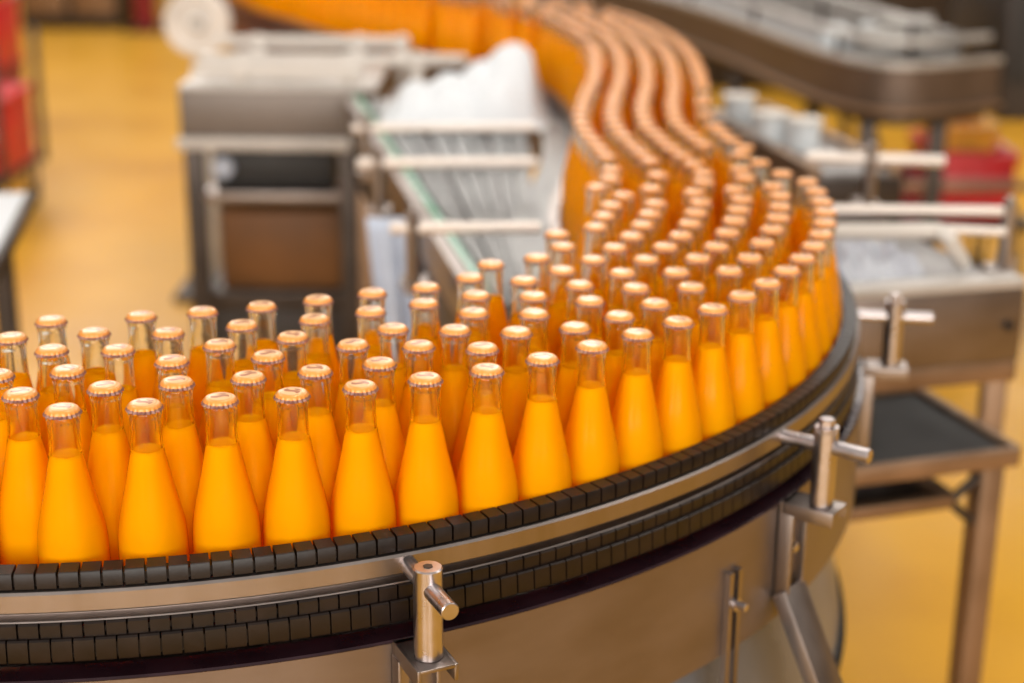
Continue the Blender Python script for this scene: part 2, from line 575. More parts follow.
def fixdir(mb):
    return mb
seg_g = 40
proto = root('juice_bottle', None, 'bottle')
pg = glass_mesh(seg_g).build('glass_body', [M['wall_glass'], M['neck_glass']], proto, 60)
pj = juice_mesh(seg_g).build('juice', M['juice'], proto, 60)
pc = cap_mesh(84).build('crown_cap', M['cap'], proto, 60)
pc.location = (0, 0, 0.205)

# rows: how far each bottle stands from the outer guide
def row_of(p):
    j = min(range(len(pairs)), key=lambda i: (p[0] - (pairs[i][0][0] + pairs[i][1][0]) / 2) ** 2 + (p[1] - (pairs[i][0][1] + pairs[i][1][1]) / 2) ** 2)
    a, b2 = pairs[j]
    d = math.dist(a, b2)
    t = ((p[0] - a[0]) * (b2[0] - a[0]) + (p[1] - a[1]) * (b2[1] - a[1])) / d / d
    return max(0, min(5, round(t * 5))), j
def in_frame(p):
    """true where the bottle can show in the photograph"""
    y, z = p[1], DECK + 0.08
    d = y * math.cos(PITCH) + (CAM_Z - z) * math.sin(PITCH)
    return p[0] / d * F_PX > -512 - 36
info = []
for i, p in enumerate(POS):
    k, j = row_of(p)
    d = p[1] * math.cos(PITCH)
    info.append((p[0], p[1], k, j))
seen = sorted([t for t in info if in_frame(t)], key=lambda t: t[1])
single = seen[:300]
rest = seen[300:] + [t for t in info if not in_frame(t)]
ROWS = ['in the row touching the black guide', 'in the second row from the black guide', 'in the third row from the black guide',
        'in the fourth row from the black guide', 'in the second row from the inner guide', 'in the innermost row of the bend']
def ordinal(n):
    return '%d%s' % (n, 'th' if 10 <= n % 100 <= 20 else {1: 'st', 2: 'nd', 3: 'rd'}.get(n % 10, 'th'))
first = True
for k in range(6):
    for n, t in enumerate(sorted([t for t in single if t[2] == k], key=lambda t: t[3])):
        if first:
            o, ch, first = proto, (pg, pj, pc), False
        else:
            o = proto.copy()
            COL.objects.link(o)
            ch = []
            for c_ in (pg, pj, pc):
                q = c_.copy()
                q.parent = o
                COL.objects.link(q)
                ch.append(q)
        o.location = (t[0], t[1], DECK)
        o.rotation_euler = (0, 0, random.uniform(-0.7, 0.7))
        tag(o, 'capped orange juice bottle, %s from the left %s' % (ordinal(n + 1), ROWS[k]), 'bottle', 'orange juice bottles on the conveyor')
if rest:
    mb = MB()
    for t in rest:
        near = t[1] < 2
        mb.mi = 0
        juice_mesh(24 if near else 16, mb, (t[0], t[1], DECK))
        mb.mi = 1
        cap_mesh(24 if near else 16, mb, (t[0], t[1], DECK + 0.205), False)
        prof = [(max(r, 0.0), z) for r, z in BODY + NECK]
        mb.revolve(prof, 16, (t[0], t[1], DECK), mats=[2] * (len(prof) - 1))
    m2 = M['cap'].copy()
    far_cap = plain('orange_cap_lacquer', (0.71, 0.33, 0.10), 0.3, 0.1, 0.08, 200, coat=0.6)
    o = mb.build('distant_juice_bottles', [M['juice'], far_cap, M['wall_glass']], None, 60)
    tag(o, 'mass of orange juice bottles where the conveyor leaves the photo', 'bottles', None, 'stuff')

# ------------------------------------------------------------------ the bottle conveyor
conv = root('bottle_conveyor', 'curving steel bottle conveyor with black toothed guides, carrying the juice bottles', 'conveyor', (0, 0, 0))
no, ni = normals(outer), normals(inner)
# deck: between the guides
mb = MB()
mid = [((a[0] + b2[0]) / 2, (a[1] + b2[1]) / 2) for a, b2 in pairs]
rings = []
for a, b2 in pairs:
    dx, dy = a[0] - b2[0], a[1] - b2[1]
    L = math.hypot(dx, dy)
    ux, uy = dx / L, dy / L
    A = (a[0] + ux * 0.020, a[1] + uy * 0.020)
    B = (b2[0] - ux * 0.04, b2[1] - uy * 0.04)
    rings.append([mb.bm.verts.new((*A, DECK)), mb.bm.verts.new((*B, DECK)), mb.bm.verts.new((*B, DECK - 0.012)), mb.bm.verts.new((*A, DECK - 0.012))])
for a, b2 in zip(rings, rings[1:]):
    for q in range(4):
        mb._face([a[q], a[(q + 1) % 4], b2[(q + 1) % 4], b2[q]])
mb._face(rings[0]); mb._face(rings[-1])
mb.build('conveyor_deck', M['steel_dark'], conv)

def blocks(pts, prof, pitch, gap):
    """toothed strip: one block after another along the path, all in one part"""
    mb = MB()
    fine_ = resample(pts, pitch / 4)
    nn = normals(fine_)
    n = len(fine_) // 4
    for i in range(n):
        idx = list(range(i * 4, i * 4 + 5))
        P = [fine_[q] for q in idx if q < len(fine_)]
        N = [nn[q] for q in idx if q < len(fine_)]
        if len(P) < 5:
            continue
        g = gap / pitch * 0.5 * 4
        P[0] = tuple(P[0][c] + (P[1][c] - P[0][c]) * g for c in (0, 1))
        P[-1] = tuple(P[-1][c] + (P[-2][c] - P[-1][c]) * g for c in (0, 1))
        mb.sweep(P, N, prof)
    # the spine that joins the teeth
    d0 = min(d for d, z in prof); d1 = max(d for d, z in prof)
    z0 = min(z for d, z in prof); z1 = max(z for d, z in prof)
    mb.sweep(fine_[::2], nn[::2], [(d0 + 0.0012, z0 + 0.001), (d1 - 0.005, z0 + 0.001), (d1 - 0.005, z1 - 0.006), (d0 + 0.0012, z1 - 0.006)])
    return mb
blocks(outer, [(0.0, 1.0650), (0.0182, 1.0650), (0.0190, 1.0658), (0.0190, 1.0782), (0.0178, 1.0798), (0.0010, 1.0805), (0.0, 1.0795)], 0.0176, 0.0022).build('upper_guide_strip', M['black_plastic'], conv)
mb = MB()
mb.sweep(outer, no, [(0.004, 1.0445), (0.0215, 1.0445), (0.0235, 1.0465), (0.0235, 1.0620), (0.0215, 1.0642), (0.004, 1.0642)])
mb.sweep(outer, no, [(0.004, 1.0345), (0.0195, 1.0345), (0.0203, 1.0352), (0.0195, 1.0362), (0.0085, 1.0370), (0.0085, 1.0440), (0.004, 1.0440)])
mb.build('guide_rail_bar', M['steel'], conv)
blocks(outer, [(0.002, 1.021), (0.0210, 1.021), (0.0210, 1.0325), (0.0195, 1.0340), (0.002, 1.0340)], 0.0176, 0.0018).build('lower_guide_strip', M['black_plastic'], conv)
off2 = resample(outer, 0.0176)
half = [(off2[i][0] * 0.5 + off2[i + 1][0] * 0.5, off2[i][1] * 0.5 + off2[i + 1][1] * 0.5) for i in range(len(off2) - 1)]
blocks(half, [(0.004, 1.0005), (0.0255, 1.0005), (0.0262, 1.002), (0.0250, 1.0195), (0.0235, 1.0208), (0.004, 1.0208)], 0.0176, 0.0016).build('chain_edge', M['black_plastic'], conv)
mb = MB()
mb.sweep(outer, no, [(0.030, 0.846), (0.0325, 0.846), (0.0325, 0.985), (0.030, 0.985)])
pan = mb.build('side_panel', M['steel_panel'], conv)
mb = MB()
mb.sweep(outer, no, [(0.012, 0.9850), (0.0335, 0.9850), (0.0350, 0.9865), (0.0335, 0.9885), (0.012, 0.9905)])
sub(mb, 'panel_lip', M['purple_lip'], pan)
# inner guides and panel
mb = MB()
mb.sweep(inner, ni, [(-0.016, 1.012), (0.0, 1.012), (0.0, 1.032), (-0.016, 1.032)])
mb.build('inner_guide_bar', M['steel'], conv)
mb = MB()
mb.sweep(inner, ni, [(-0.030, 0.85), (-0.026, 0.85), (-0.026, 0.995), (-0.030, 0.995)])
mb.build('inner_side_panel', M['steel_panel'], conv)
# underside tray and flared drip pan that follow the bend
i0, i1 = 0, min(range(len(outer)), key=lambda i: math.dist(outer[i], (CX + RAD * math.cos(R(14)), CY + RAD * math.sin(R(14)))))
mb = MB()
mb.sweep(outer[i0:i1], no[i0:i1], [(-0.32, 0.852), (-0.02, 0.852), (-0.02, 0.862), (-0.32, 0.862)])
mb.build('underside_tray', M['steel_dark'], conv)
mb = MB()
mb.sweep(outer[i0:i1], no[i0:i1], [(-0.04, 0.850), (-0.030, 0.852), (-0.002, 0.76), (0.018, 0.70), (0.028, 0.64), (0.018, 0.638), (0.008, 0.70), (-0.012, 0.76)])
pn = mb.build('drip_pan', M['pan'], conv)
mb = MB()
mb.sweep(outer[i0:i1], no[i0:i1], [(0.012, 0.628), (0.032, 0.628), (0.0355, 0.634), (0.0335, 0.648), (0.018, 0.645)])
sub(mb, 'pan_rim', M['black'], pn)
# cover plate between the inner guide and the chain conveyor
ia, ib = min(range(len(inner)), key=lambda i: abs(inner[i][1] - 2.33) + (9 if inner[i][0] < 0 else 0)), min(range(len(inner)), key=lambda i: abs(inner[i][1] - 4.05))
mb = MB()
mb.sweep(inner[ia:ib], ni[ia:ib], [(-0.085, 0.9965), (-0.014, 0.9965), (-0.014, 0.9995), (-0.085, 0.9995)])
mb.build('transfer_plate', M['chain'], conv)
# legs (mostly hidden under the deck)
def centre_at(y_, x_=None):
    return min(mid, key=lambda q: abs(q[1] - y_) if x_ is None else math.dist(q, (x_, y_)))
for q in (centre_at(1.4, -0.6), centre_at(1.9, 0.2), centre_at(3.0), centre_at(4.2), centre_at(6.0)):
    MB().box((q[0] - 0.025, q[1] - 0.025, 0.0), (q[0] + 0.025, q[1] + 0.025, 0.988), 0.004).build('leg', M['steel_brown'], conv)

def polar(dr, ang, z):
    return Vector((CX + (RAD + dr) * math.cos(R(ang)), CY + (RAD + dr) * math.sin(R(ang)), z))
def frame_at(ang):
    """local x along the bend, y outward, z up"""
    o = polar(0, ang, 0)
    yv = Vector((math.cos(R(ang)), math.sin(R(ang)), 0))
    xv = Vector((math.sin(R(ang)), -math.cos(R(ang)), 0)) * -1
    return Matrix(((xv.x, yv.x, 0, o.x), (xv.y, yv.y, 0, o.y), (0, 0, 1, 0), (0, 0, 0, 1)))

def bracket(ang, parent, bolt, lower):
    T = frame_at(ang)
    P = lambda x, y, z: T @ Vector((x, y, z))
    # bent strap: up the panel, out under the post
    mb = MB()
    w = 0.017
    Tm = T
    mb.box((-w, 0.034, 0.984), (w, 0.094, 0.988), 0.001, Tm)
    for sx_ in (-1, 1):
        mb.box((sx_ * w - 0.002, 0.036, 0.972), (sx_ * w + 0.002, 0.094, 0.988), 0.0008, Tm)
    mb.plate((-w - 0.002, lower, w + 0.002, 0.988), [(-0.006, lower + 0.035, 0.006, lower + 0.085)], Tm @ Matrix.Translation((0, 0.0335, 0)), 0.006)
    for sx_ in (-1, 1):
        mb.box((sx_ * (w + 0.001) - 0.002, 0.0335, lower), (sx_ * (w + 0.001) + 0.002, 0.050, 0.975), 0.0008, Tm)
    arm = mb.build('guide_bracket', M['steel'], parent)
    mb = MB()
    mb.tube(P(0, 0.072, 0.988), P(0, 0.072, 1.0735), 0.0128, 32, cham=0.0012)
    post = sub(mb, 'post', M['steel_bright'], arm)
    mb = MB()
    mb.tube(P(0, 0.022, 1.0545), P(0, 0.122, 1.0545), 0.0080, 24, cham=0.0009)
    sub(mb, 'clamp_rod', M['steel_bright'], arm)
    mb = MB()
    if bolt:
        mb.bolt(P(0, 0.072, 1.0735), (0, 0, 1), 0.0085, 0.012)
    else:
        mb.tube(P(0, 0.072, 1.0732), P(0, 0.072, 1.0742), 0.0045, 6)
    sub(mb, 'cap_bolt', M['steel_bright'] if bolt else M['steel_dark'], arm)
    mb = MB()
    mb.bolt(P(0, 0.0395, lower + 0.06), (T.to_3x3() @ Vector((0, 1, 0))), 0.006, 0.008)
    sub(mb, 'strap_bolt', M['steel_bright'], arm)
    return arm
bracket(-65.3, conv, False, 0.87)
b2_ = bracket(-35.2, conv, True, 0.87)
bracket(-6.3, conv, True, 0.87)
bracket(-95.5, conv, True, 0.87)
# sloping stay under the middle bracket
T = frame_at(-35.2)
mb = MB()
p0, p1 = T @ Vector((0.0, 0.045, 0.885)), T @ Vector((-0.02, 0.150, 0.70))
dv = (p1 - p0)
yv = (T.to_3x3() @ Vector((1, 0, 0)))
zv = dv.normalized()
xv = yv.cross(zv)
Ms = Matrix(((yv.x, xv.x, zv.x, p0.x), (yv.y, xv.y, zv.y, p0.y), (yv.z, xv.z, zv.z, p0.z), (0, 0, 0, 1)))
mb.box((-0.022, -0.003, 0), (0.022, 0.003, dv.length), 0.001, Ms)
for s_ in (-1, 1):
    mb.box((s_ * 0.022 - 0.002, -0.003, 0), (s_ * 0.022 + 0.002, 0.014, dv.length), 0.0008, Ms)
sub(mb, 'sloping_stay', M['steel'], b2_)
# slotted strap on the panel
T = frame_at(-41.8)
mb = MB()
mb.plate((-0.0115, 0.78, 0.0115, 0.942), [(-0.0045, 0.80, 0.0045, 0.942)], T @ Matrix.Translation((0, 0.0325, 0)), 0.007)
st = mb.build('slotted_strap', M['steel'], conv)
mb = MB()
mb.bolt(T @ Vector((0, 0.0395, 0.905)), T.to_3x3() @ Vector((0, 1, 0)), 0.0048, 0.014)
sub(mb, 'strap_bolt', M['steel_bright'], st)

# ------------------------------------------------------------------ machines behind
def line_prof(p0, p1):
    a, b2 = Vector((p0[0], p0[1], 0)), Vector((p1[0], p1[1], 0))
    d = (b2 - a).normalized()
    return a, b2, d, Vector((-d.y, d.x, 0))

def rods(mb, p0, p1, z, r, cap_=True):
    mb.tube((p0[0], p0[1], z), (p1[0], p1[1], z), r, 16, cham=r * 0.2)
    return mb

def rod_bracket(parent, base, rod0, rod1, z_rod, z0, z_flange, r=0.012, rr=0.008):
    """post with a clamped guide rod and a flange, like those on the bottle conveyor"""
    mb = MB()
    mb.box((base[0] - 0.022, base[1] - 0.018, z_flange - 0.005), (base[0] + 0.022, base[1] + 0.05, z_flange), 0.001)
    mb.box((base[0] - 0.018, base[1] + 0.046, z0), (base[0] + 0.018, base[1] + 0.05, z_flange), 0.001)
    arm = mb.build('guide_bracket', M['steel'], parent)
    mb = MB()
    mb.tube((base[0], base[1], z_flange), (base[0], base[1], z_rod + 0.02), r, 24, cham=0.001)
    mb.bolt((base[0], base[1], z_rod + 0.02), (0, 0, 1), r * 0.6, 0.011)
    sub(mb, 'post', M['steel'], arm)
    mb = MB()
    mb.tube((rod0[0], rod0[1], z_rod), (rod1[0], rod1[1], z_rod), rr, 20, cham=0.001)
    sub(mb, 'clamp_rod', M['white_rod'], arm)
    return arm

M['dark_side'] = plain('dark_brown_conveyor_side', (0.115, 0.082, 0.064), 0.45, 0.5, 0.2, 8)
M['white_rod'] = plain('pale_steel_rod', (0.62, 0.55, 0.50), 0.35, 0.35, 0.06)
M['grey_belt'] = plain('grey_belt', (0.20, 0.19, 0.19), 0.4, 0.3, 0.35, 25)
M['pale_deck'] = plain('pale_wear_strip', (0.40, 0.37, 0.345), 0.4, 0.1, 0.12)
M['clear_tub'] = plain('pale_blue_white_plastic', (0.62, 0.66, 0.69), 0.25, 0.0, 0.12, 30)

# --- chain conveyor left of the bend
ch_ = root('chain_conveyor', 'wide grey steel chain conveyor left of the bottle bend, with green edge', 'conveyor', (-0.05, 2.4, 0))
L0, L1 = at(384, 138, 1.0), at(492, 300, 1.0)
dl = (L1 - L0)
def left_x(y):
    return L0.x + dl.x * (y - L0.y) / dl.y
Y0, Y1 = 2.27, 4.10
XR = 0.036
def quad_strip(mb, xa0, xa1, xb0, xb1, z0, z1):
    """prism between y=Y0 (xa) and y=Y1 (xb)"""
    v = [mb.bm.verts.new(p) for p in ((xa0, Y0, z0), (xa1, Y0, z0), (xb1, Y1, z0), (xb0, Y1, z0),
                                      (xa0, Y0, z1), (xa1, Y0, z1), (xb1, Y1, z1), (xb0, Y1, z1))]
    for q in ((0, 3, 2, 1), (4, 5, 6, 7), (0, 1, 5, 4), (1, 2, 6, 5), (2, 3, 7, 6), (3, 0, 4, 7)):
        mb._face([v[i] for i in q])
lf0, lf1 = left_x(Y0), left_x(Y1)
mb = MB(); quad_strip(mb, lf0 + 0.01, XR, lf1 + 0.01, XR, 0.955, 0.982)
mb.build('bed', M['grey_belt'], ch_)
NS = 7
for i in range(NS):
    t0, t1 = i / NS + 0.012, (i + 1) / NS - 0.012 - (0.05 if i % 3 == 1 else 0)
    mb = MB()
    n = 46
    for k in range(n):
        u0, u1 = k / n, (k + 0.93) / n
        def pt(t, u):
            xa = lf0 + 0.02 + (XR - 0.005 - lf0 - 0.02) * t
            xb = lf1 + 0.02 + (XR - 0.005 - lf1 - 0.02) * t
            return (xa + (xb - xa) * u, Y0 + (Y1 - Y0) * u)
        c4 = [pt(t0, u0), pt(t1, u0), pt(t1, u1), pt(t0, u1)]
        v = [mb.bm.verts.new((*p, 0.982)) for p in c4] + [mb.bm.verts.new((*p, 0.996)) for p in c4]
        for q in ((4, 5, 6, 7), (0, 1, 5, 4), (1, 2, 6, 5), (2, 3, 7, 6), (3, 0, 4, 7)):
            mb._face([v[j] for j in q])
    mb.build('chain_strip', M['chain'], ch_)
mb = MB(); quad_strip(mb, lf0 - 0.006, lf0 + 0.006, lf1 - 0.006, lf1 + 0.006, 0.975, 1.004)
mb.build('green_edge_strip', M['green_edge'], ch_)
mb = MB(); quad_strip(mb, lf0 - 0.030, lf0 - 0.007, lf1 - 0.030, lf1 - 0.007, 0.93, 1.000)
mb.build('side_rail', M['steel'], ch_)
mb = MB(); quad_strip(mb, lf0 - 0.020, lf0 - 0.010, lf1 - 0.020, lf1 - 0.010, 0.80, 0.93)
mb.build('side_panel', M['steel_dark'], ch_)
for x_, y_ in ((lf0 + 0.03, Y0 + 0.1), (XR - 0.03, Y0 + 0.1), (lf1 + 0.03, Y1 - 0.1), (XR - 0.03, Y1 - 0.1), (left_x(3.1) + 0.02, 3.1)):
    MB().box((x_ - 0.02, y_ - 0.02, 0), (x_ + 0.02, y_ + 0.02, 0.96), 0.003).build('leg', M['steel_brown'], ch_)
for (xl, xr, yy, xp) in ((390, 545, 228, 413), (357, 556, 163, 378), (352, 560, 128, 366)):
    a, b2, c3 = at(xl, yy, 1.055), at(xr, yy, 1.055), at(xp, yy, 1.055)
    t = (c3.x - a.x) / (b2.x - a.x)
    bx, by = a.x + (b2.x - a.x) * t, a.y + (b2.y - a.y) * t
    rod_bracket(ch_, (bx, by), a, (min(b2.x, 0.045), b2.y), 1.055, 0.93, 0.965, 0.012, 0.010)

# --- white heap on it
tagm = MB()
gx, gy = 54, 30
def heap(u, v):
    x = -0.315 + 0.40 * u
    y = 3.66 + 0.42 * v
    h = 0
    for cx, cy, r, hh in ((0.0, 3.86, 0.105, 0.150), (-0.075, 3.84, 0.085, 0.115), (-0.155, 3.82, 0.08, 0.092), (-0.235, 3.80, 0.07, 0.082), (-0.04, 3.76, 0.08, 0.085), (-0.14, 3.74, 0.08, 0.055), (0.04, 3.95, 0.07, 0.11)):
        d2 = ((x - cx) ** 2 + (y - cy) ** 2) / r / r
        h = max(h, hh * math.exp(-d2 * 0.85)) + 0.10 * hh * math.exp(-d2)
    e = min(u, 1 - u, v, 1 - v)
    h = h * min(1, e * 9) + 0.004 * math.sin(37 * x + 11 * math.sin(23 * y)) * min(1, e * 9)
    return (x, y, 0.997 + max(0.002, h))
g = [[tagm.bm.verts.new(heap(i / gx, j / gy)) for j in range(gy + 1)] for i in range(gx + 1)]
for i in range(gx):
    for j in range(gy):
        tagm._face([g[i][j], g[i + 1][j], g[i + 1][j + 1], g[i][j + 1]])
lo = [tagm.bm.verts.new((x, y, 0.9965)) for x, y in ((-0.315, 3.66), (0.085, 3.66), (0.085, 4.08), (-0.315, 4.08))]
tagm._face([lo[3], lo[2], lo[1], lo[0]])
rim_ = [g[i][0] for i in range(gx + 1)], [g[gx][j] for j in range(gy + 1)], [g[i][gy] for i in range(gx, -1, -1)], [g[0][j] for j in range(gy, -1, -1)]
for q, e in enumerate(rim_):
    a, b2 = lo[q], lo[(q + 1) % 4]
    for k in range(len(e) - 1):
        tagm._face([a, e[k + 1], e[k]] if k < len(e) // 2 else [b2, e[k + 1], e[k]])
    tagm._face([a, b2, e[len(e) // 2]])
tag(tagm.build('plastic_film_heap', M['white_sheet'], None, 80), 'lumpy white heap of plastic film lying on the far end of the chain conveyor', 'plastic film')

# --- pale blue sheet hanging beside it
mb = MB()
top_, bot_ = [], []
for k in range(15):
    u = k / 14
    x = -0.277 + 0.085 * u
    w_ = 0.012 * math.sin(u * 11)
    col_ = []
    for q in range(9):
        v = q / 8
        col_.append(mb.bm.verts.new((x + 0.035 * v * (1 - 0.3 * u), 2.93 - 0.10 * v + w_ * (0.4 + v), 0.965 - 0.24 * v)))
    top_.append(col_)
for a, b2 in zip(top_, top_[1:]):
    for q in range(8):
        mb._face([a[q], b2[q], b2[q + 1], a[q + 1]])
o = mb.build('hanging_sheet', M['blue_grey'], None, 80)
so = o.modifiers.new('thickness', 'SOLIDIFY'); so.thickness = 0.004
tag(o, 'pale blue plastic sheet hanging at the left side of the chain conveyor', 'plastic sheet')

# --- machine with legs at left
lm = root('packing_table', 'steel-sided packing machine on dark legs behind the left bottles', 'machine', (-0.65, 4.3, 0))
A, B = at(178, 90, 1.0), at(357, 90, 1.0)
xa, xb, yf = A.x, B.x, A.y
mb = MB(); mb.box((xa, yf, 0.875), (xb, yf + 0.006, 1.0), 0.002)
mb.box((xa, yf, 0.875), (xa + 0.006, yf + 0.5, 1.0), 0.002)
mb.box((xb - 0.006, yf, 0.875), (xb, yf + 0.5, 1.0), 0.002)
M['dull_panel'] = plain('dull_grey_brown_panel', (0.155, 0.13, 0.115), 0.5, 0.5, 0.12, 8)
mb.build('side_panel', M['dull_panel'], lm)
mb = MB(); mb.box((xa - 0.01, yf - 0.02, 0.845), (xb + 0.14, yf + 0.03, 0.874), 0.004)
mb.build('lower_rail', M['pale_deck'], lm)
mb = MB(); mb.box((xa, yf, 1.0), (-0.36, yf + 0.45, 1.012), 0.003)
mb.build('table_top', M['pale_deck'], lm)
for (yy, z, xe) in ((yf + 0.03, 1.045, -0.40), (yf + 0.16, 1.06, -0.13), (yf + 0.40, 1.075, -0.30)):
    mb = MB(); mb.box((xa + 0.03, yy, z - 0.014), (xe, yy + 0.02, z + 0.014), 0.004)
    gr = mb.build('guide_rail', M['white_plastic'], lm)
    for xx in (xa + 0.15, xb - 0.03, min(xe - 0.02, xb + 0.15)):
        mb = MB(); mb.box((xx - 0.016, yy + 0.001, 1.012 if xx < -0.36 else 0.93), (xx + 0.016, yy + 0.018, z + 0.02), 0.003)
        sub(mb, 'rail_support', M['white_plastic'], gr)
mb = MB(); mb.box((-0.36, yf + 0.02, 0.90), (-0.15, yf + 0.22, 0.93), 0.004)
mb.box((-0.36, yf + 0.22, 0.90), (-0.31, yf + 0.46, 0.93), 0.004)
mb.build('side_ledge', M['pale_deck'], lm)
for xx in (xa + 0.005, xb - 0.05):
    for yy in (yf + 0.0, yf + 0.45):
        MB().box((xx, yy, 0), (xx + 0.05, yy + 0.05, 0.872), 0.004).build('leg', M['steel_dark'], lm)
mb = MB(); mb.box((xa + 0.05, yf + 0.005, 0.70), (xb - 0.05, yf + 0.49, 0.725), 0.003)
mb.build('shelf', M['steel'], lm)
mb = MB(); mb.box((xa + 0.05, yf + 0.005, 0.40), (xb - 0.05, yf + 0.49, 0.45), 0.003)
mb.build('lower_shelf', M['steel_dark'], lm)
mb = MB(); mb.box((xa + 0.05, yf + 0.01, 0.10), (xb - 0.05, yf + 0.02, 0.399), 0.003)
mb.build('base_panel', M['machine_brown'], lm)
dv_ = root('drive_unit', 'black drive box on the upper shelf of the packing machine', 'motor', ((xa + xb) / 2, yf + 0.2, 0.725))
mb = MB(); mb.box((xa + 0.07, yf + 0.06, 0.726), (xb - 0.07, yf + 0.40, 0.835), 0.012)
mb.build('housing', M['black'], dv_)
mb = MB()
mb.tube((xa + 0.10, yf + 0.062, 0.785), (xa + 0.10, yf + 0.035, 0.785), 0.028, 24, cham=0.004)
mb.build('highlight_disc', M['blue_grey'], dv_)  # bluish highlight on the black housing, built as a pale disc
cb_ = root('board_carton', 'brown cardboard carton on the lower shelf of the packing machine', 'box', ((xa + xb) / 2, yf + 0.2, 0.45))
mb = MB(); mb.box((xa + 0.085, yf + 0.05, 0.451), (xb - 0.06, yf + 0.42, 0.66), 0.004)
cbo = mb.build('carton_body', M['cardboard'], cb_)
mb = MB(); mb.box((xa + 0.083, yf + 0.048, 0.659), (xb - 0.058, yf + 0.232, 0.664), 0.001)
mb.box((xa + 0.083, yf + 0.238, 0.659), (xb - 0.058, yf + 0.422, 0.664), 0.001)
mb.build('flap', M['cardboard'], cb_)

# --- white reel
rl = root('white_reel', 'round off-white reel with a grey hub on a stand, upper left', 'reel', (-1.10, 5.65, 0))
rc = Vector((-1.10, 5.62, 1.0))
mb = MB()
mb.revolve([(0.028, -0.02), (0.028, 0.02), (0.05, 0.022), (0.062, 0.014), (0.075, 0.014), (0.088, 0.026), (0.108, 0.026), (0.116, 0.016), (0.116, -0.016), (0.108, -0.026), (0.05, -0.026), (0.028, -0.02)], 48)
bmesh.ops.transform(mb.bm, matrix=Matrix.Translation(rc) @ Matrix.Rotation(R(90), 4, 'X'), verts=mb.bm.verts)
mb.build('rim', M['wheel_white'], rl)
mb = MB(); mb.tube((rc.x, rc.y - 0.03, rc.z), (rc.x, rc.y + 0.08, rc.z), 0.027, 24, cham=0.004)
mb.build('hub', M['machine_grey'], rl)
mb = MB(); mb.box((rc.x - 0.03, rc.y + 0.06, 0.03), (rc.x + 0.03, rc.y + 0.12, 1.03), 0.004)
mb.build('stand', M['machine_grey'], rl)
mb = MB(); mb.box((rc.x - 0.13, rc.y - 0.05, 0), (rc.x + 0.13, rc.y + 0.22, 0.03), 0.004)
mb.build('foot_plate', M['steel_dark'], rl)

# --- crates and trolleys
def crate(name, label, lo_, hi_, mat, band=None):
    x0, y0, z0 = lo_; x1, y1, z1 = hi_
    r_ = root(name, label, 'crate', ((x0 + x1) / 2, (y0 + y1) / 2, z0), None)
    t = 0.018
    mb = MB()
    mb.box((x0, y0, z0), (x1, y1, z0 + t))
    mb.box((x0, y0, z0 + t), (x1, y0 + t, z1), 0.002); mb.box((x0, y1 - t, z0 + t), (x1, y1, z1), 0.002)
    mb.box((x0, y0 + t, z0 + t), (x0 + t, y1 - t, z1), 0.002); mb.box((x1 - t, y0 + t, z0 + t), (x1, y1 - t, z1), 0.002)
    n = max(3, int((x1 - x0) / 0.11))
    for k in range(n + 1):
        xx = x0 + (x1 - x0 - 0.012) * k / n
        mb.box((xx, y0 - 0.008, z0 + 0.01), (xx + 0.012, y0 + 0.001, z1 - 0.02))
    mb.build('crate_body', mat, r_)
    mb = MB()
    for a, b2 in (((x0 - 0.012, y0 - 0.012), (x1 + 0.012, y0 + 0.001)), ((x0 - 0.012, y1 - 0.001), (x1 + 0.012, y1 + 0.012)),
                  ((x0 - 0.012, y0 + 0.001), (x0 + 0.001, y1 - 0.001)), ((x1 - 0.001, y0 + 0.001), (x1 + 0.012, y1 - 0.001))):
        mb.box((a[0], a[1], z1 - 0.035), (b2[0], b2[1], z1), 0.002)
    mb.build('rim', mat, r_)
    if band:
        zc = z0 + (z1 - z0) * 0.52
        mb = MB(); mb.box((x0 - 0.002, y0 - 0.011, zc - 0.025), (x1 + 0.002, y0 - 0.0005, zc + 0.025), 0.002)
        mb.build('band', band, r_)
    return r_
def trolley(label, x0, x1, y0, y1, z, zh, side):
    t = root('trolley', label, 'trolley', ((x0 + x1) / 2, (y0 + y1) / 2, 0))
    mb = MB(); mb.box((x0, y0, z - 0.03), (x1, y1, z), 0.004)
    mb.build('platform', M['steel_dark'], t)
    for xx in (x0 + 0.04, x1 - 0.04):
        for yy in (y0 + 0.05, y1 - 0.05):
            mb = MB()
            mb.tube((xx - 0.015, yy, 0.05), (xx + 0.015, yy, 0.05), 0.05, 24, cham=0.006)
            mb.box((xx - 0.022, yy - 0.02, 0.05), (xx - 0.016, yy + 0.02, z - 0.03)); mb.box((xx + 0.016, yy - 0.02, 0.05), (xx + 0.022, yy + 0.02, z - 0.03))
            mb.build('wheel', M['black'], t)
    xs = x1 if side > 0 else x0
    for yy in (y0, y1):
        MB().box((xs - 0.015, yy - 0.015, z - 0.04), (xs + 0.015, yy + 0.015, zh), 0.004).build('handle_post', M['steel_dark'], t)
    return t
tl = trolley('dark trolley carrying red crates at the left edge', -2.87, -2.13, 6.55, 7.15, 0.235, 0.80, 1)
mb = MB(); mb.box((-2.87, 6.53, 0.765), (-2.13, 6.56, 0.80), 0.006); mb.build('handle_bar', M['machine_grey'], tl)
crate('stacking_crate', 'red plastic crate with a faded band on the left trolley', (-2.78, 6.62, 0.237), (-2.14, 7.05, 0.56), M['red'], M['pink_band'])
crate('stacking_crate', 'tall dark red crate behind the left trolley, lowest of its stack', (-3.10, 7.45, 0.0), (-2.42, 7.9, 0.55), M['dark_red'])
crate('stacking_crate', 'red crate in the middle of the stack behind the left trolley', (-3.10, 7.45, 0.552), (-2.42, 7.9, 0.86), M['red'])
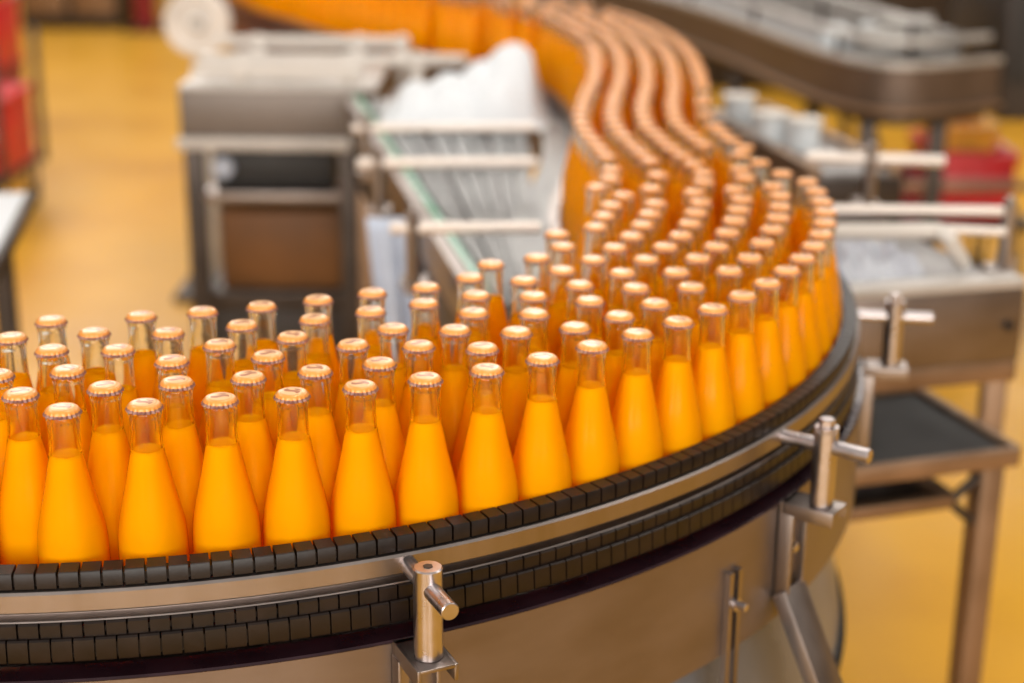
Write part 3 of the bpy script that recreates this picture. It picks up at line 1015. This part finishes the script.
crate('stacking_crate', 'yellow crate topmost of the stack behind the left trolley', (-3.12, 7.45, 0.862), (-2.46, 7.9, 1.12), M['yellow'])
tr_ = trolley('dark trolley with red and orange crates behind the steel conveyor at right', 1.26, 1.84, 5.52, 6.05, 0.34, 0.64, -1)
mb = MB(); mb.box((1.28, 5.505, 0.455), (1.86, 5.525, 0.485), 0.004); mb.build('handle_bar', M['steel_brown'], tr_)
crate('stacking_crate', 'dark red crate on the right trolley, below the orange one', (1.30, 5.56, 0.342), (1.47, 5.98, 0.47), M['dark_red'])
crate('stacking_crate', 'faded pinkish red crate on the right trolley beside the dark red one', (1.50, 5.56, 0.342), (1.77, 5.98, 0.58), M['red'], M['pink_band'])
crate('stacking_crate', 'small orange crate on top of the faded red crate at right', (1.52, 5.60, 0.582), (1.70, 5.9, 0.67), M['yellow'])

# --- white table corner at the left edge
tb = root('side_table', 'white-topped table whose corner shows at the left edge', 'table', (-1.4, 3.2, 0))
mb = MB()
e0, e1 = at(27, 192, 0.9), at(-14, 272, 0.9)
mb.obox((e1.x, e1.y), (e0.x, e0.y), 0.6, 0.875, 0.9, 0.004, 0.30)
mb.build('table_top', M['white_sheet'], tb)
mb = MB(); mb.obox((e1.x, e1.y), (e0.x, e0.y), 0.014, 0.865, 0.902, 0.002, -0.007)
mb.build('edge_trim', M['steel_dark'], tb)
for u in (0.06, 0.94):
    for s_ in (0.06, 0.54):
        d = (e0 - e1); nrm = Vector((-d.y, d.x, 0)).normalized()
        q = e1 + d * u + nrm * s_
        MB().box((q.x - 0.02, q.y - 0.02, 0), (q.x + 0.02, q.y + 0.02, 0.875), 0.003).build('leg', M['steel_dark'], tb)

# --- steel conveyor at right
rc_ = root('steel_conveyor', 'short steel-sided conveyor with white guide pipes, right of the bend', 'conveyor', (0.65, 2.5, 0))
p0, p1 = (0.492, 2.318), (0.800, 2.405)
a, b2, d, nn_ = line_prof(p0, p1)
def RP(u, v, z=0):
    q = a + (b2 - a) * u + nn_ * v
    return (q.x, q.y, z)
mb = MB(); mb.obox(p0, p1, 0.005, 0.872, 0.990, 0.001, 0.0)
mb.build('side_panel', M['steel_panel'], rc_)
mb = MB(); mb.obox(p0, p1, 0.030, 0.836, 0.871, 0.003, 0.012)
mb.build('bottom_rail', M['steel_brown'], rc_)
mb = MB(); mb.obox(p0, p1, 0.045, 0.990, 1.006, 0.003, 0.018)
mb.build('top_rail', M['pale_deck'], rc_)
mb = MB(); mb.obox(p0, p1, 0.40, 0.965, 0.985, 0.002, 0.24)
mb.build('belt', M['grey_belt'], rc_)
mb = MB(); mb.obox(p0, p1, 0.03, 0.86, 1.006, 0.003, 0.455)
mb.build('rear_panel', M['steel_panel'], rc_)
mb = MB()
q0, q1, q2, q3 = at(828, 232, 1.06), at(938, 231, 1.06), at(950, 240, 1.055), at(963, 264, 1.012)
mb.path_tube([q0, q1 - Vector((0.01, 0, 0)), q1, (q1 + q2) / 2 + Vector((0.002, 0, 0)), q2, q3], 0.0135, 16)
gp = mb.build('guide_pipe', M['white_plastic'], rc_)
for (xl, xr, yy, z, r) in ((826, 1003, 209, 1.085, 0.0085), (942, 1006, 229, 1.06, 0.0075)):
    mb = MB(); q0, q1 = at(xl, yy, z), at(xr, yy + (3 if xr > 1004 else 2), z)
    mb.tube(q0, q1, r, 16, cham=0.001)
    mb.build('guide_pipe', M['white_rod'], rc_)
q = at(1009, 216, 1.075)
mb = MB(); mb.tube((q.x, q.y, 0.99), (q.x, q.y, 1.095), 0.012, 20, cham=0.001); mb.bolt((q.x, q.y, 1.095), (0, 0, 1), 0.008, 0.012)
mb.build('rail_post', M['steel'], rc_)
mb = MB(); mb.box((q.x - 0.03, q.y - 0.03, 0.965), (q.x + 0.012, q.y + 0.03, 0.99), 0.002)
mb.build('post_foot', M['steel'], rc_)
mb = MB(); qq = RP(0.93, -0.0045, 0.93); mb.bolt(qq, (-nn_.x, -nn_.y, 0), 0.006, 0.006)
mb.build('panel_bolt', M['steel_dark'], rc_)
e0_, e1_ = (p1[0] - 0.02, p1[1] + 0.03), (0.865, 2.72)
MB().obox(e0_, e1_, 0.035, 0.84, 0.962, 0.003).build('end_frame', M['steel_brown'], rc_)
MB().box((0.845, 2.69, 0), (0.885, 2.73, 0.839), 0.003).build('leg', M['steel_brown'], rc_)
for u, v in ((0.12, 0.43),):
    qq = RP(u, v)
    MB().box((qq[0] - 0.018, qq[1] - 0.018, 0), (qq[0] + 0.018, qq[1] + 0.018, 0.962), 0.003).build('leg', M['steel_brown'], rc_)
# clear film on its belt
mb = MB()
gx, gy = 40, 22
def crump(i, j):
    u, v = i / gx, j / gy
    e = min(u, 1 - u, v, 1 - v)
    h = 0.012 + 0.016 * abs(math.sin(9 * u + 4 * math.sin(6 * v))) + 0.014 * abs(math.sin(13 * v + 7 * u)) + 0.012 * math.sin(31 * u) * math.sin(19 * v)
    return RP(0.03 + 0.62 * u, 0.07 + 0.28 * v, 0.9855 + max(0.001, h * min(1, e * 8)))
g = [[mb.bm.verts.new(crump(i, j)) for j in range(gy + 1)] for i in range(gx + 1)]
for i in range(gx):
    for j in range(gy):
        mb._face([g[i][j], g[i + 1][j], g[i + 1][j + 1], g[i][j + 1]])
o = mb.build('crumpled_film', M['film'], None, 25)
so = o.modifiers.new('thickness', 'SOLIDIFY'); so.thickness = 0.0015
tag(o, 'crumpled clear plastic film lying on the belt of the short steel conveyor', 'plastic film')

# --- drip tray table under it
dt = root('drip_tray_table', 'dark shallow drip tray on square brown legs, under the steel conveyor', 'table', (0.65, 2.4, 0))
t0, t1 = (0.500, 2.235), (0.793, 2.330)
a, b2, d, nn_ = line_prof(t0, t1)
mb = MB()
mb.obox(t0, t1, 0.30, 0.735, 0.742, 0.0, 0.15)
mb.build('tray_floor', M['black'], dt)
mb = MB()
mb.obox(t0, t1, 0.014, 0.722, 0.752, 0.002, 0.0)
mb.obox(t0, t1, 0.014, 0.722, 0.752, 0.002, 0.30)
for u in (0.0, 1.0):
    q = a + (b2 - a) * u
    q2 = q + nn_ * 0.30
    mb.obox((q.x, q.y), (q2.x, q2.y), 0.014, 0.722, 0.752, 0.002, 0.0)
mb.build('tray_rim', M['steel_brown'], dt)
lx = []
for u, v in ((0.91, 0.035), (0.05, 0.275), (0.91, 0.27)):
    q = a + (b2 - a) * u + nn_ * v
    lx.append(q)
    if (u, v) == (0.91, 0.27):
        continue
    mb = MB()
    Mt = Matrix.Translation(q) @ Matrix.Rotation(math.atan2(d.y, d.x), 4, 'Z')
    mb.box((-0.02, -0.02, 0.0), (0.02, 0.02, 0.734), 0.004, Mt)
    mb.build('leg', M['steel_brown'], dt)
mb = MB()
f0 = a + (b2 - a) * 0.02 + nn_ * 0.03; f1 = a + (b2 - a) * 0.70 + nn_ * 0.03
mb.obox((f0.x, f0.y), (f1.x, f1.y), 0.02, 0.650, 0.672, 0.002)
g0 = a + (b2 - a) * 0.02 + nn_ * 0.25; g1 = a + (b2 - a) * 0.70 + nn_ * 0.25
mb.obox((g0.x, g0.y), (g1.x, g1.y), 0.02, 0.650, 0.672, 0.002)
mb.obox((f1.x, f1.y), (g1.x, g1.y), 0.02, 0.650, 0.672, 0.002)
mb.build('lower_frame', M['steel_brown'], dt)
Q = lambda v3, z: Vector((v3.x, v3.y, z))
for p_, q_ in ((Q(f1, 0.661), Q(lx[0], 0.705)), (Q(f1, 0.656), Q(lx[0], 0.60)), (Q(g1, 0.661), Q(lx[2], 0.728))):
    MB().tube(p_, q_, 0.008, 12).build('brace', M['steel_dark'], dt)
mb = MB()
mb.obox((f0.x, f0.y + 0.02), (f1.x, f1.y + 0.02), 0.20, 0.640, 0.649, 0.002, 0.10)
mb.build('under_plate', M['machine_brown'], dt)

# --- side feed conveyor with pale tubs
sf = root('side_feed_conveyor', 'narrow conveyor carrying pale tubs right behind the bottle bend', 'conveyor', (0.66, 3.6, 0))
s0, s1 = (0.545, 4.05), (0.715, 3.28)
a, b2, d, nn_ = line_prof(s0, s1)
mb = MB(); mb.obox(s0, s1, 0.15, 0.968, 0.985, 0.002); mb.build('belt', M['grey_belt'], sf)
mb = MB(); mb.obox(s0, s1, 0.025, 0.90, 1.0, 0.003, -0.09); mb.build('side_rail', M['steel_brown'], sf)
mb = MB(); mb.obox(s0, s1, 0.025, 0.90, 1.0, 0.003, 0.09); mb.build('side_rail', M['steel_brown'], sf)
mb = MB(); q = a + (b2 - a) * 1.0
mb.obox((q.x - nn_.x * 0.102, q.y - nn_.y * 0.102), (q.x + nn_.x * 0.102, q.y + nn_.y * 0.102), 0.02, 0.88, 0.975, 0.003); mb.build('end_plate', M['steel_dark'], sf)
for u in (0.08, 0.88):
    for v in (-0.075, 0.0):
        q = a + (b2 - a) * u + nn_ * v
        MB().box((q.x - 0.018, q.y - 0.018, 0), (q.x + 0.018, q.y + 0.018, 0.968), 0.003).build('leg', M['steel_dark'], sf)
r0, r1, pp = at(806, 157, 1.07), at(945, 161, 1.07), at(871, 159, 1.07)
rod_bracket(sf, (pp.x, pp.y), r0, r1, 1.07, 0.90, 0.985, 0.013, 0.011)
tub_labels = ['pale blue-white tub on the side feed conveyor, farthest of the three', 'pale blue-white tub in the middle of the side feed conveyor', 'pale blue-white tub on the side feed conveyor, nearest of the three']
for lab, (px, py) in zip(tub_labels, ((738, 124), (770, 143), (803, 150))):
    q = at(px, py, 0.985)
    t = root('tub', lab, 'tub', (q.x, q.y, 0.985), 'pale tubs on the side feed conveyor')
    mb = MB()
    mb.revolve([(0, 0.0), (0.030, 0.0), (0.033, 0.003), (0.037, 0.058), (0.039, 0.060), (0.039, 0.064), (0.035, 0.064), (0.031, 0.006), (0, 0.006)], 32, (q.x, q.y, 0.985))
    mb.build('tub_body', M['clear_tub'], t)
    mb = MB()
    mb.revolve([(0, 0.0645), (0.039, 0.0645), (0.041, 0.0655), (0.041, 0.070), (0.037, 0.072), (0, 0.072)], 32, (q.x, q.y, 0.985))
    mb.build('lid', M['white_plastic'], t)

# --- dark conveyor across the upper right
dc = root('dark_conveyor', 'dark brown-sided conveyor turning across the upper right', 'conveyor', (1.1, 5.2, 0))
k0, k1, k2 = at(676, 4, 1.0), at(866, 66, 1.0), at(1000, 62, 1.0)
path = smooth(resample(catmull([(k0.x, k0.y), ((k0.x * 2 + k1.x) / 3, (k0.y * 2 + k1.y) / 3), (k1.x, k1.y), (k2.x, k2.y)], 10), 0.03), 8)
path = [(k0.x - 0.5, k0.y + 1.5)] + path
nd = normals(path)
mb = MB(); mb.sweep(path, nd, [(0.0, 0.86), (0.006, 0.86), (0.006, 1.0), (0.0, 1.0)]); mb.build('side_panel', M['dark_side'], dc)
mb = MB(); mb.sweep(path, nd, [(-0.40, 0.975), (0.0, 0.975), (0.0, 0.985), (-0.40, 0.985)]); mb.build('belt', M['grey_belt'], dc)
mb = MB(); mb.sweep(path, nd, [(-0.02, 1.0), (0.012, 1.0), (0.012, 1.016), (-0.02, 1.016)]); mb.build('top_rail', M['machine_grey'], dc)
mb = MB(); mb.sweep(path, nd, [(0.0, 0.885), (0.030, 0.878), (0.030, 0.87), (0.0, 0.862)]); mb.build('lower_rail', M['machine_grey'] if False else M['steel_brown'], dc)
mb = MB(); mb.sweep(path, nd, [(-0.38, 0.825), (-0.04, 0.825), (-0.04, 0.858), (-0.38, 0.858)]); mb.build('underframe', M['machine_brown'], dc)
mb = MB(); mb.sweep(path, nd, [(-0.42, 0.86), (-0.40, 0.86), (-0.40, 1.07), (-0.42, 1.07)]); mb.build('rear_panel', M['machine_grey'], dc)
for z, off_ in ((1.07, -0.05), (1.10, -0.30)):
    pth = offset(path, off_)
    mb = MB(); mb.path_tube([(x, y, z) for x, y in pth], 0.012, 10)
    gr = mb.build('guide_pipe', M['machine_grey'], dc)
    for i in (2, len(pth) // 3, 2 * len(pth) // 3, len(pth) - 2):
        mb = MB(); mb.tube((pth[i][0], pth[i][1], 0.985), (pth[i][0], pth[i][1], z), 0.010, 10)
        sub(mb, 'pipe_post', M['steel_dark'], gr)
for px in (722, 852):
    i = min(range(len(path)), key=lambda i: abs(512 + F_PX * path[i][0] / (path[i][1] * math.cos(PITCH) + 0.25) - px))
    for off_ in (-0.05, -0.36):
        q = offset(path, off_)[i]
        MB().box((q[0] - 0.025, q[1] - 0.025, 0), (q[0] + 0.025, q[1] + 0.025, 0.826), 0.003).build('leg', M['steel_dark'], dc)
wl = ['white film bundle on the dark conveyor, left one', 'white film bundle on the dark conveyor, right one']
for lab, px, py, s_ in ((wl[0], 835, 48, 0.055), (wl[1], 868, 46, 0.045)):
    q = at(px, py, 0.986)
    mb = MB()
    mb.revolve([(0, 0), (s_ * 0.9, 0.002), (s_ * 1.1, 0.02), (s_ * 0.95, 0.05), (s_ * 0.5, 0.075), (0, 0.08)], 20, (q.x, q.y, 0.9855),
               rmod=lambda i, a_: 0.006 * math.sin(3 * a_ + i) + 0.003 * math.sin(7 * a_))
    tag(mb.build('film_bundle', M['clear_tub'], None, 80), lab, 'plastic film', 'film bundles on the dark conveyor')

# --- dark machines behind
def cabinet(name, label, x0, x1, y0, y1, h, mat, trim, n=3, z0=0.0, cat='machine'):
    c_ = root(name, label, cat, ((x0 + x1) / 2, (y0 + y1) / 2, z0))
    mb = MB(); mb.box((x0, y0, z0), (x1, y1, h), 0.02); mb.build('housing', mat, c_)
    w_ = (x1 - x0) / n
    for k in range(n):
        mb = MB(); mb.box((x0 + w_ * k + 0.03, y0 - 0.02, z0 + 0.12), (x0 + w_ * (k + 1) - 0.03, y0 - 0.0005, h - 0.12), 0.006)
        dr = mb.build('door', trim, c_)
        mb = MB(); mb.box((x0 + w_ * (k + 1) - 0.09, y0 - 0.045, (z0 + h) / 2 - 0.08), (x0 + w_ * (k + 1) - 0.06, y0 - 0.0205, (z0 + h) / 2 + 0.08), 0.006)
        sub(mb, 'handle', M['machine_grey'], dr)
    return c_
cabinet('filling_machine', 'long dark brown machine housing across the top behind the bottles', 0.15, 4.6, 10.6, 12.0, 2.4, M['machine_brown'], M['steel_dark'], 5)
cabinet('control_cabinet', 'dark cabinet at the right edge beside the dark conveyor', 1.50, 2.3, 4.95, 5.6, 1.7, M['machine_brown'], M['black'], 2, 0.80)
bpy.data.objects['control_cabinet'].location.z = 0.80
cc = bpy.data.objects['control_cabinet']
for xx in (1.90, 2.22):
    for yy in (5.0, 5.42):
        MB().box((xx, yy, 0), (xx + 0.05, yy + 0.05, 0.805), 0.003).build('leg', M['steel_dark'], cc)
cabinet('storage_cabinet', 'brown storage cabinet far back at the upper left', -4.12, -3.28, 13.5, 14.3, 1.9, M['machine_brown'], M['steel_brown'], 2)
cabinet('supply_cabinet', 'grey cabinet far back right of the red pillar', -2.75, -0.6, 14.2, 15.0, 1.9, M['machine_grey'], M['machine_brown'], 3)
pl = root('red_pillar', 'red upright post far back at the upper left', 'post', (-3.05, 13.4, 0))
mb = MB(); mb.box((-3.13, 13.32, 0.03), (-2.97, 13.48, 3.2), 0.01); mb.build('shaft', M['dark_red'], pl)
mb = MB(); mb.box((-3.21, 13.24, 0.0), (-2.89, 13.56, 0.03), 0.005); mb.build('foot_plate', M['steel_dark'], pl)

# ------------------------------------------------------------------ floor, wall, lights, world
mb = MB()
mb.box((-12, -9, -0.1), (14, 17, 0.0))
tag(mb.build('floor', M['floor']), 'glossy worn orange-yellow resin floor', None, None, 'structure')
mb = MB()
mb.box((-12, 17, -0.1), (14, 17.2, 8.0))
tag(mb.build('wall_back', M['wall']), 'plain brown-grey back wall of the hall', None, None, 'structure')

def lamp(x, y, z, sx_, sy_, power, col=(1.0, 0.93, 0.84)):
    l = bpy.data.lights.new('area_lamp', 'AREA')
    l.shape = 'RECTANGLE'
    l.size, l.size_y = sx_, sy_
    l.energy = power
    l.color = col
    o = bpy.data.objects.new('area_lamp', l)
    o.location = (x, y, z)
    COL.objects.link(o)
    return o
for x in (-4.0, 0.5, 5.0):
    for y in (3.0, 8.0, 13.0):
        lamp(x, y, 5.6, 1.0, 2.6, 95)
# unseen fill lamps added behind the camera to brighten the bottle fronts
for x in (-4.2, 2.2):
    l = lamp(x, -7.5, 3.8, 5.0, 3.6, 700, (1.0, 0.95, 0.88))
    l.rotation_euler = (Vector((0, 1.8, 1.0)) - l.location).to_track_quat('-Z', 'Y').to_euler()

# high windows in the back wall
for x in (-5.0, 0.0, 5.0):
    l = lamp(x, 16.9, 5.6, 3.4, 2.6, 130, (1.0, 0.95, 0.9))
    l.rotation_euler = (R(-90), 0, 0)

w = bpy.data.worlds.new('hall_light')
SC.world = w
w.use_nodes = True
nt = w.node_tree
bg = nt.nodes['Background']
tc = nt.nodes.new('ShaderNodeTexCoord')
sp = nt.nodes.new('ShaderNodeSeparateXYZ')
nt.links.new(tc.outputs['Generated'], sp.inputs[0])
c = ramp(nt, sp.outputs['Z'], [(0.0, (0.30, 0.20, 0.12)), (0.18, (0.40, 0.31, 0.24)), (0.5, (0.95, 0.88, 0.80)), (1.0, (1.0, 0.95, 0.88))])
nt.links.new(c, bg.inputs['Color'])
bg.inputs['Strength'].default_value = 0.55
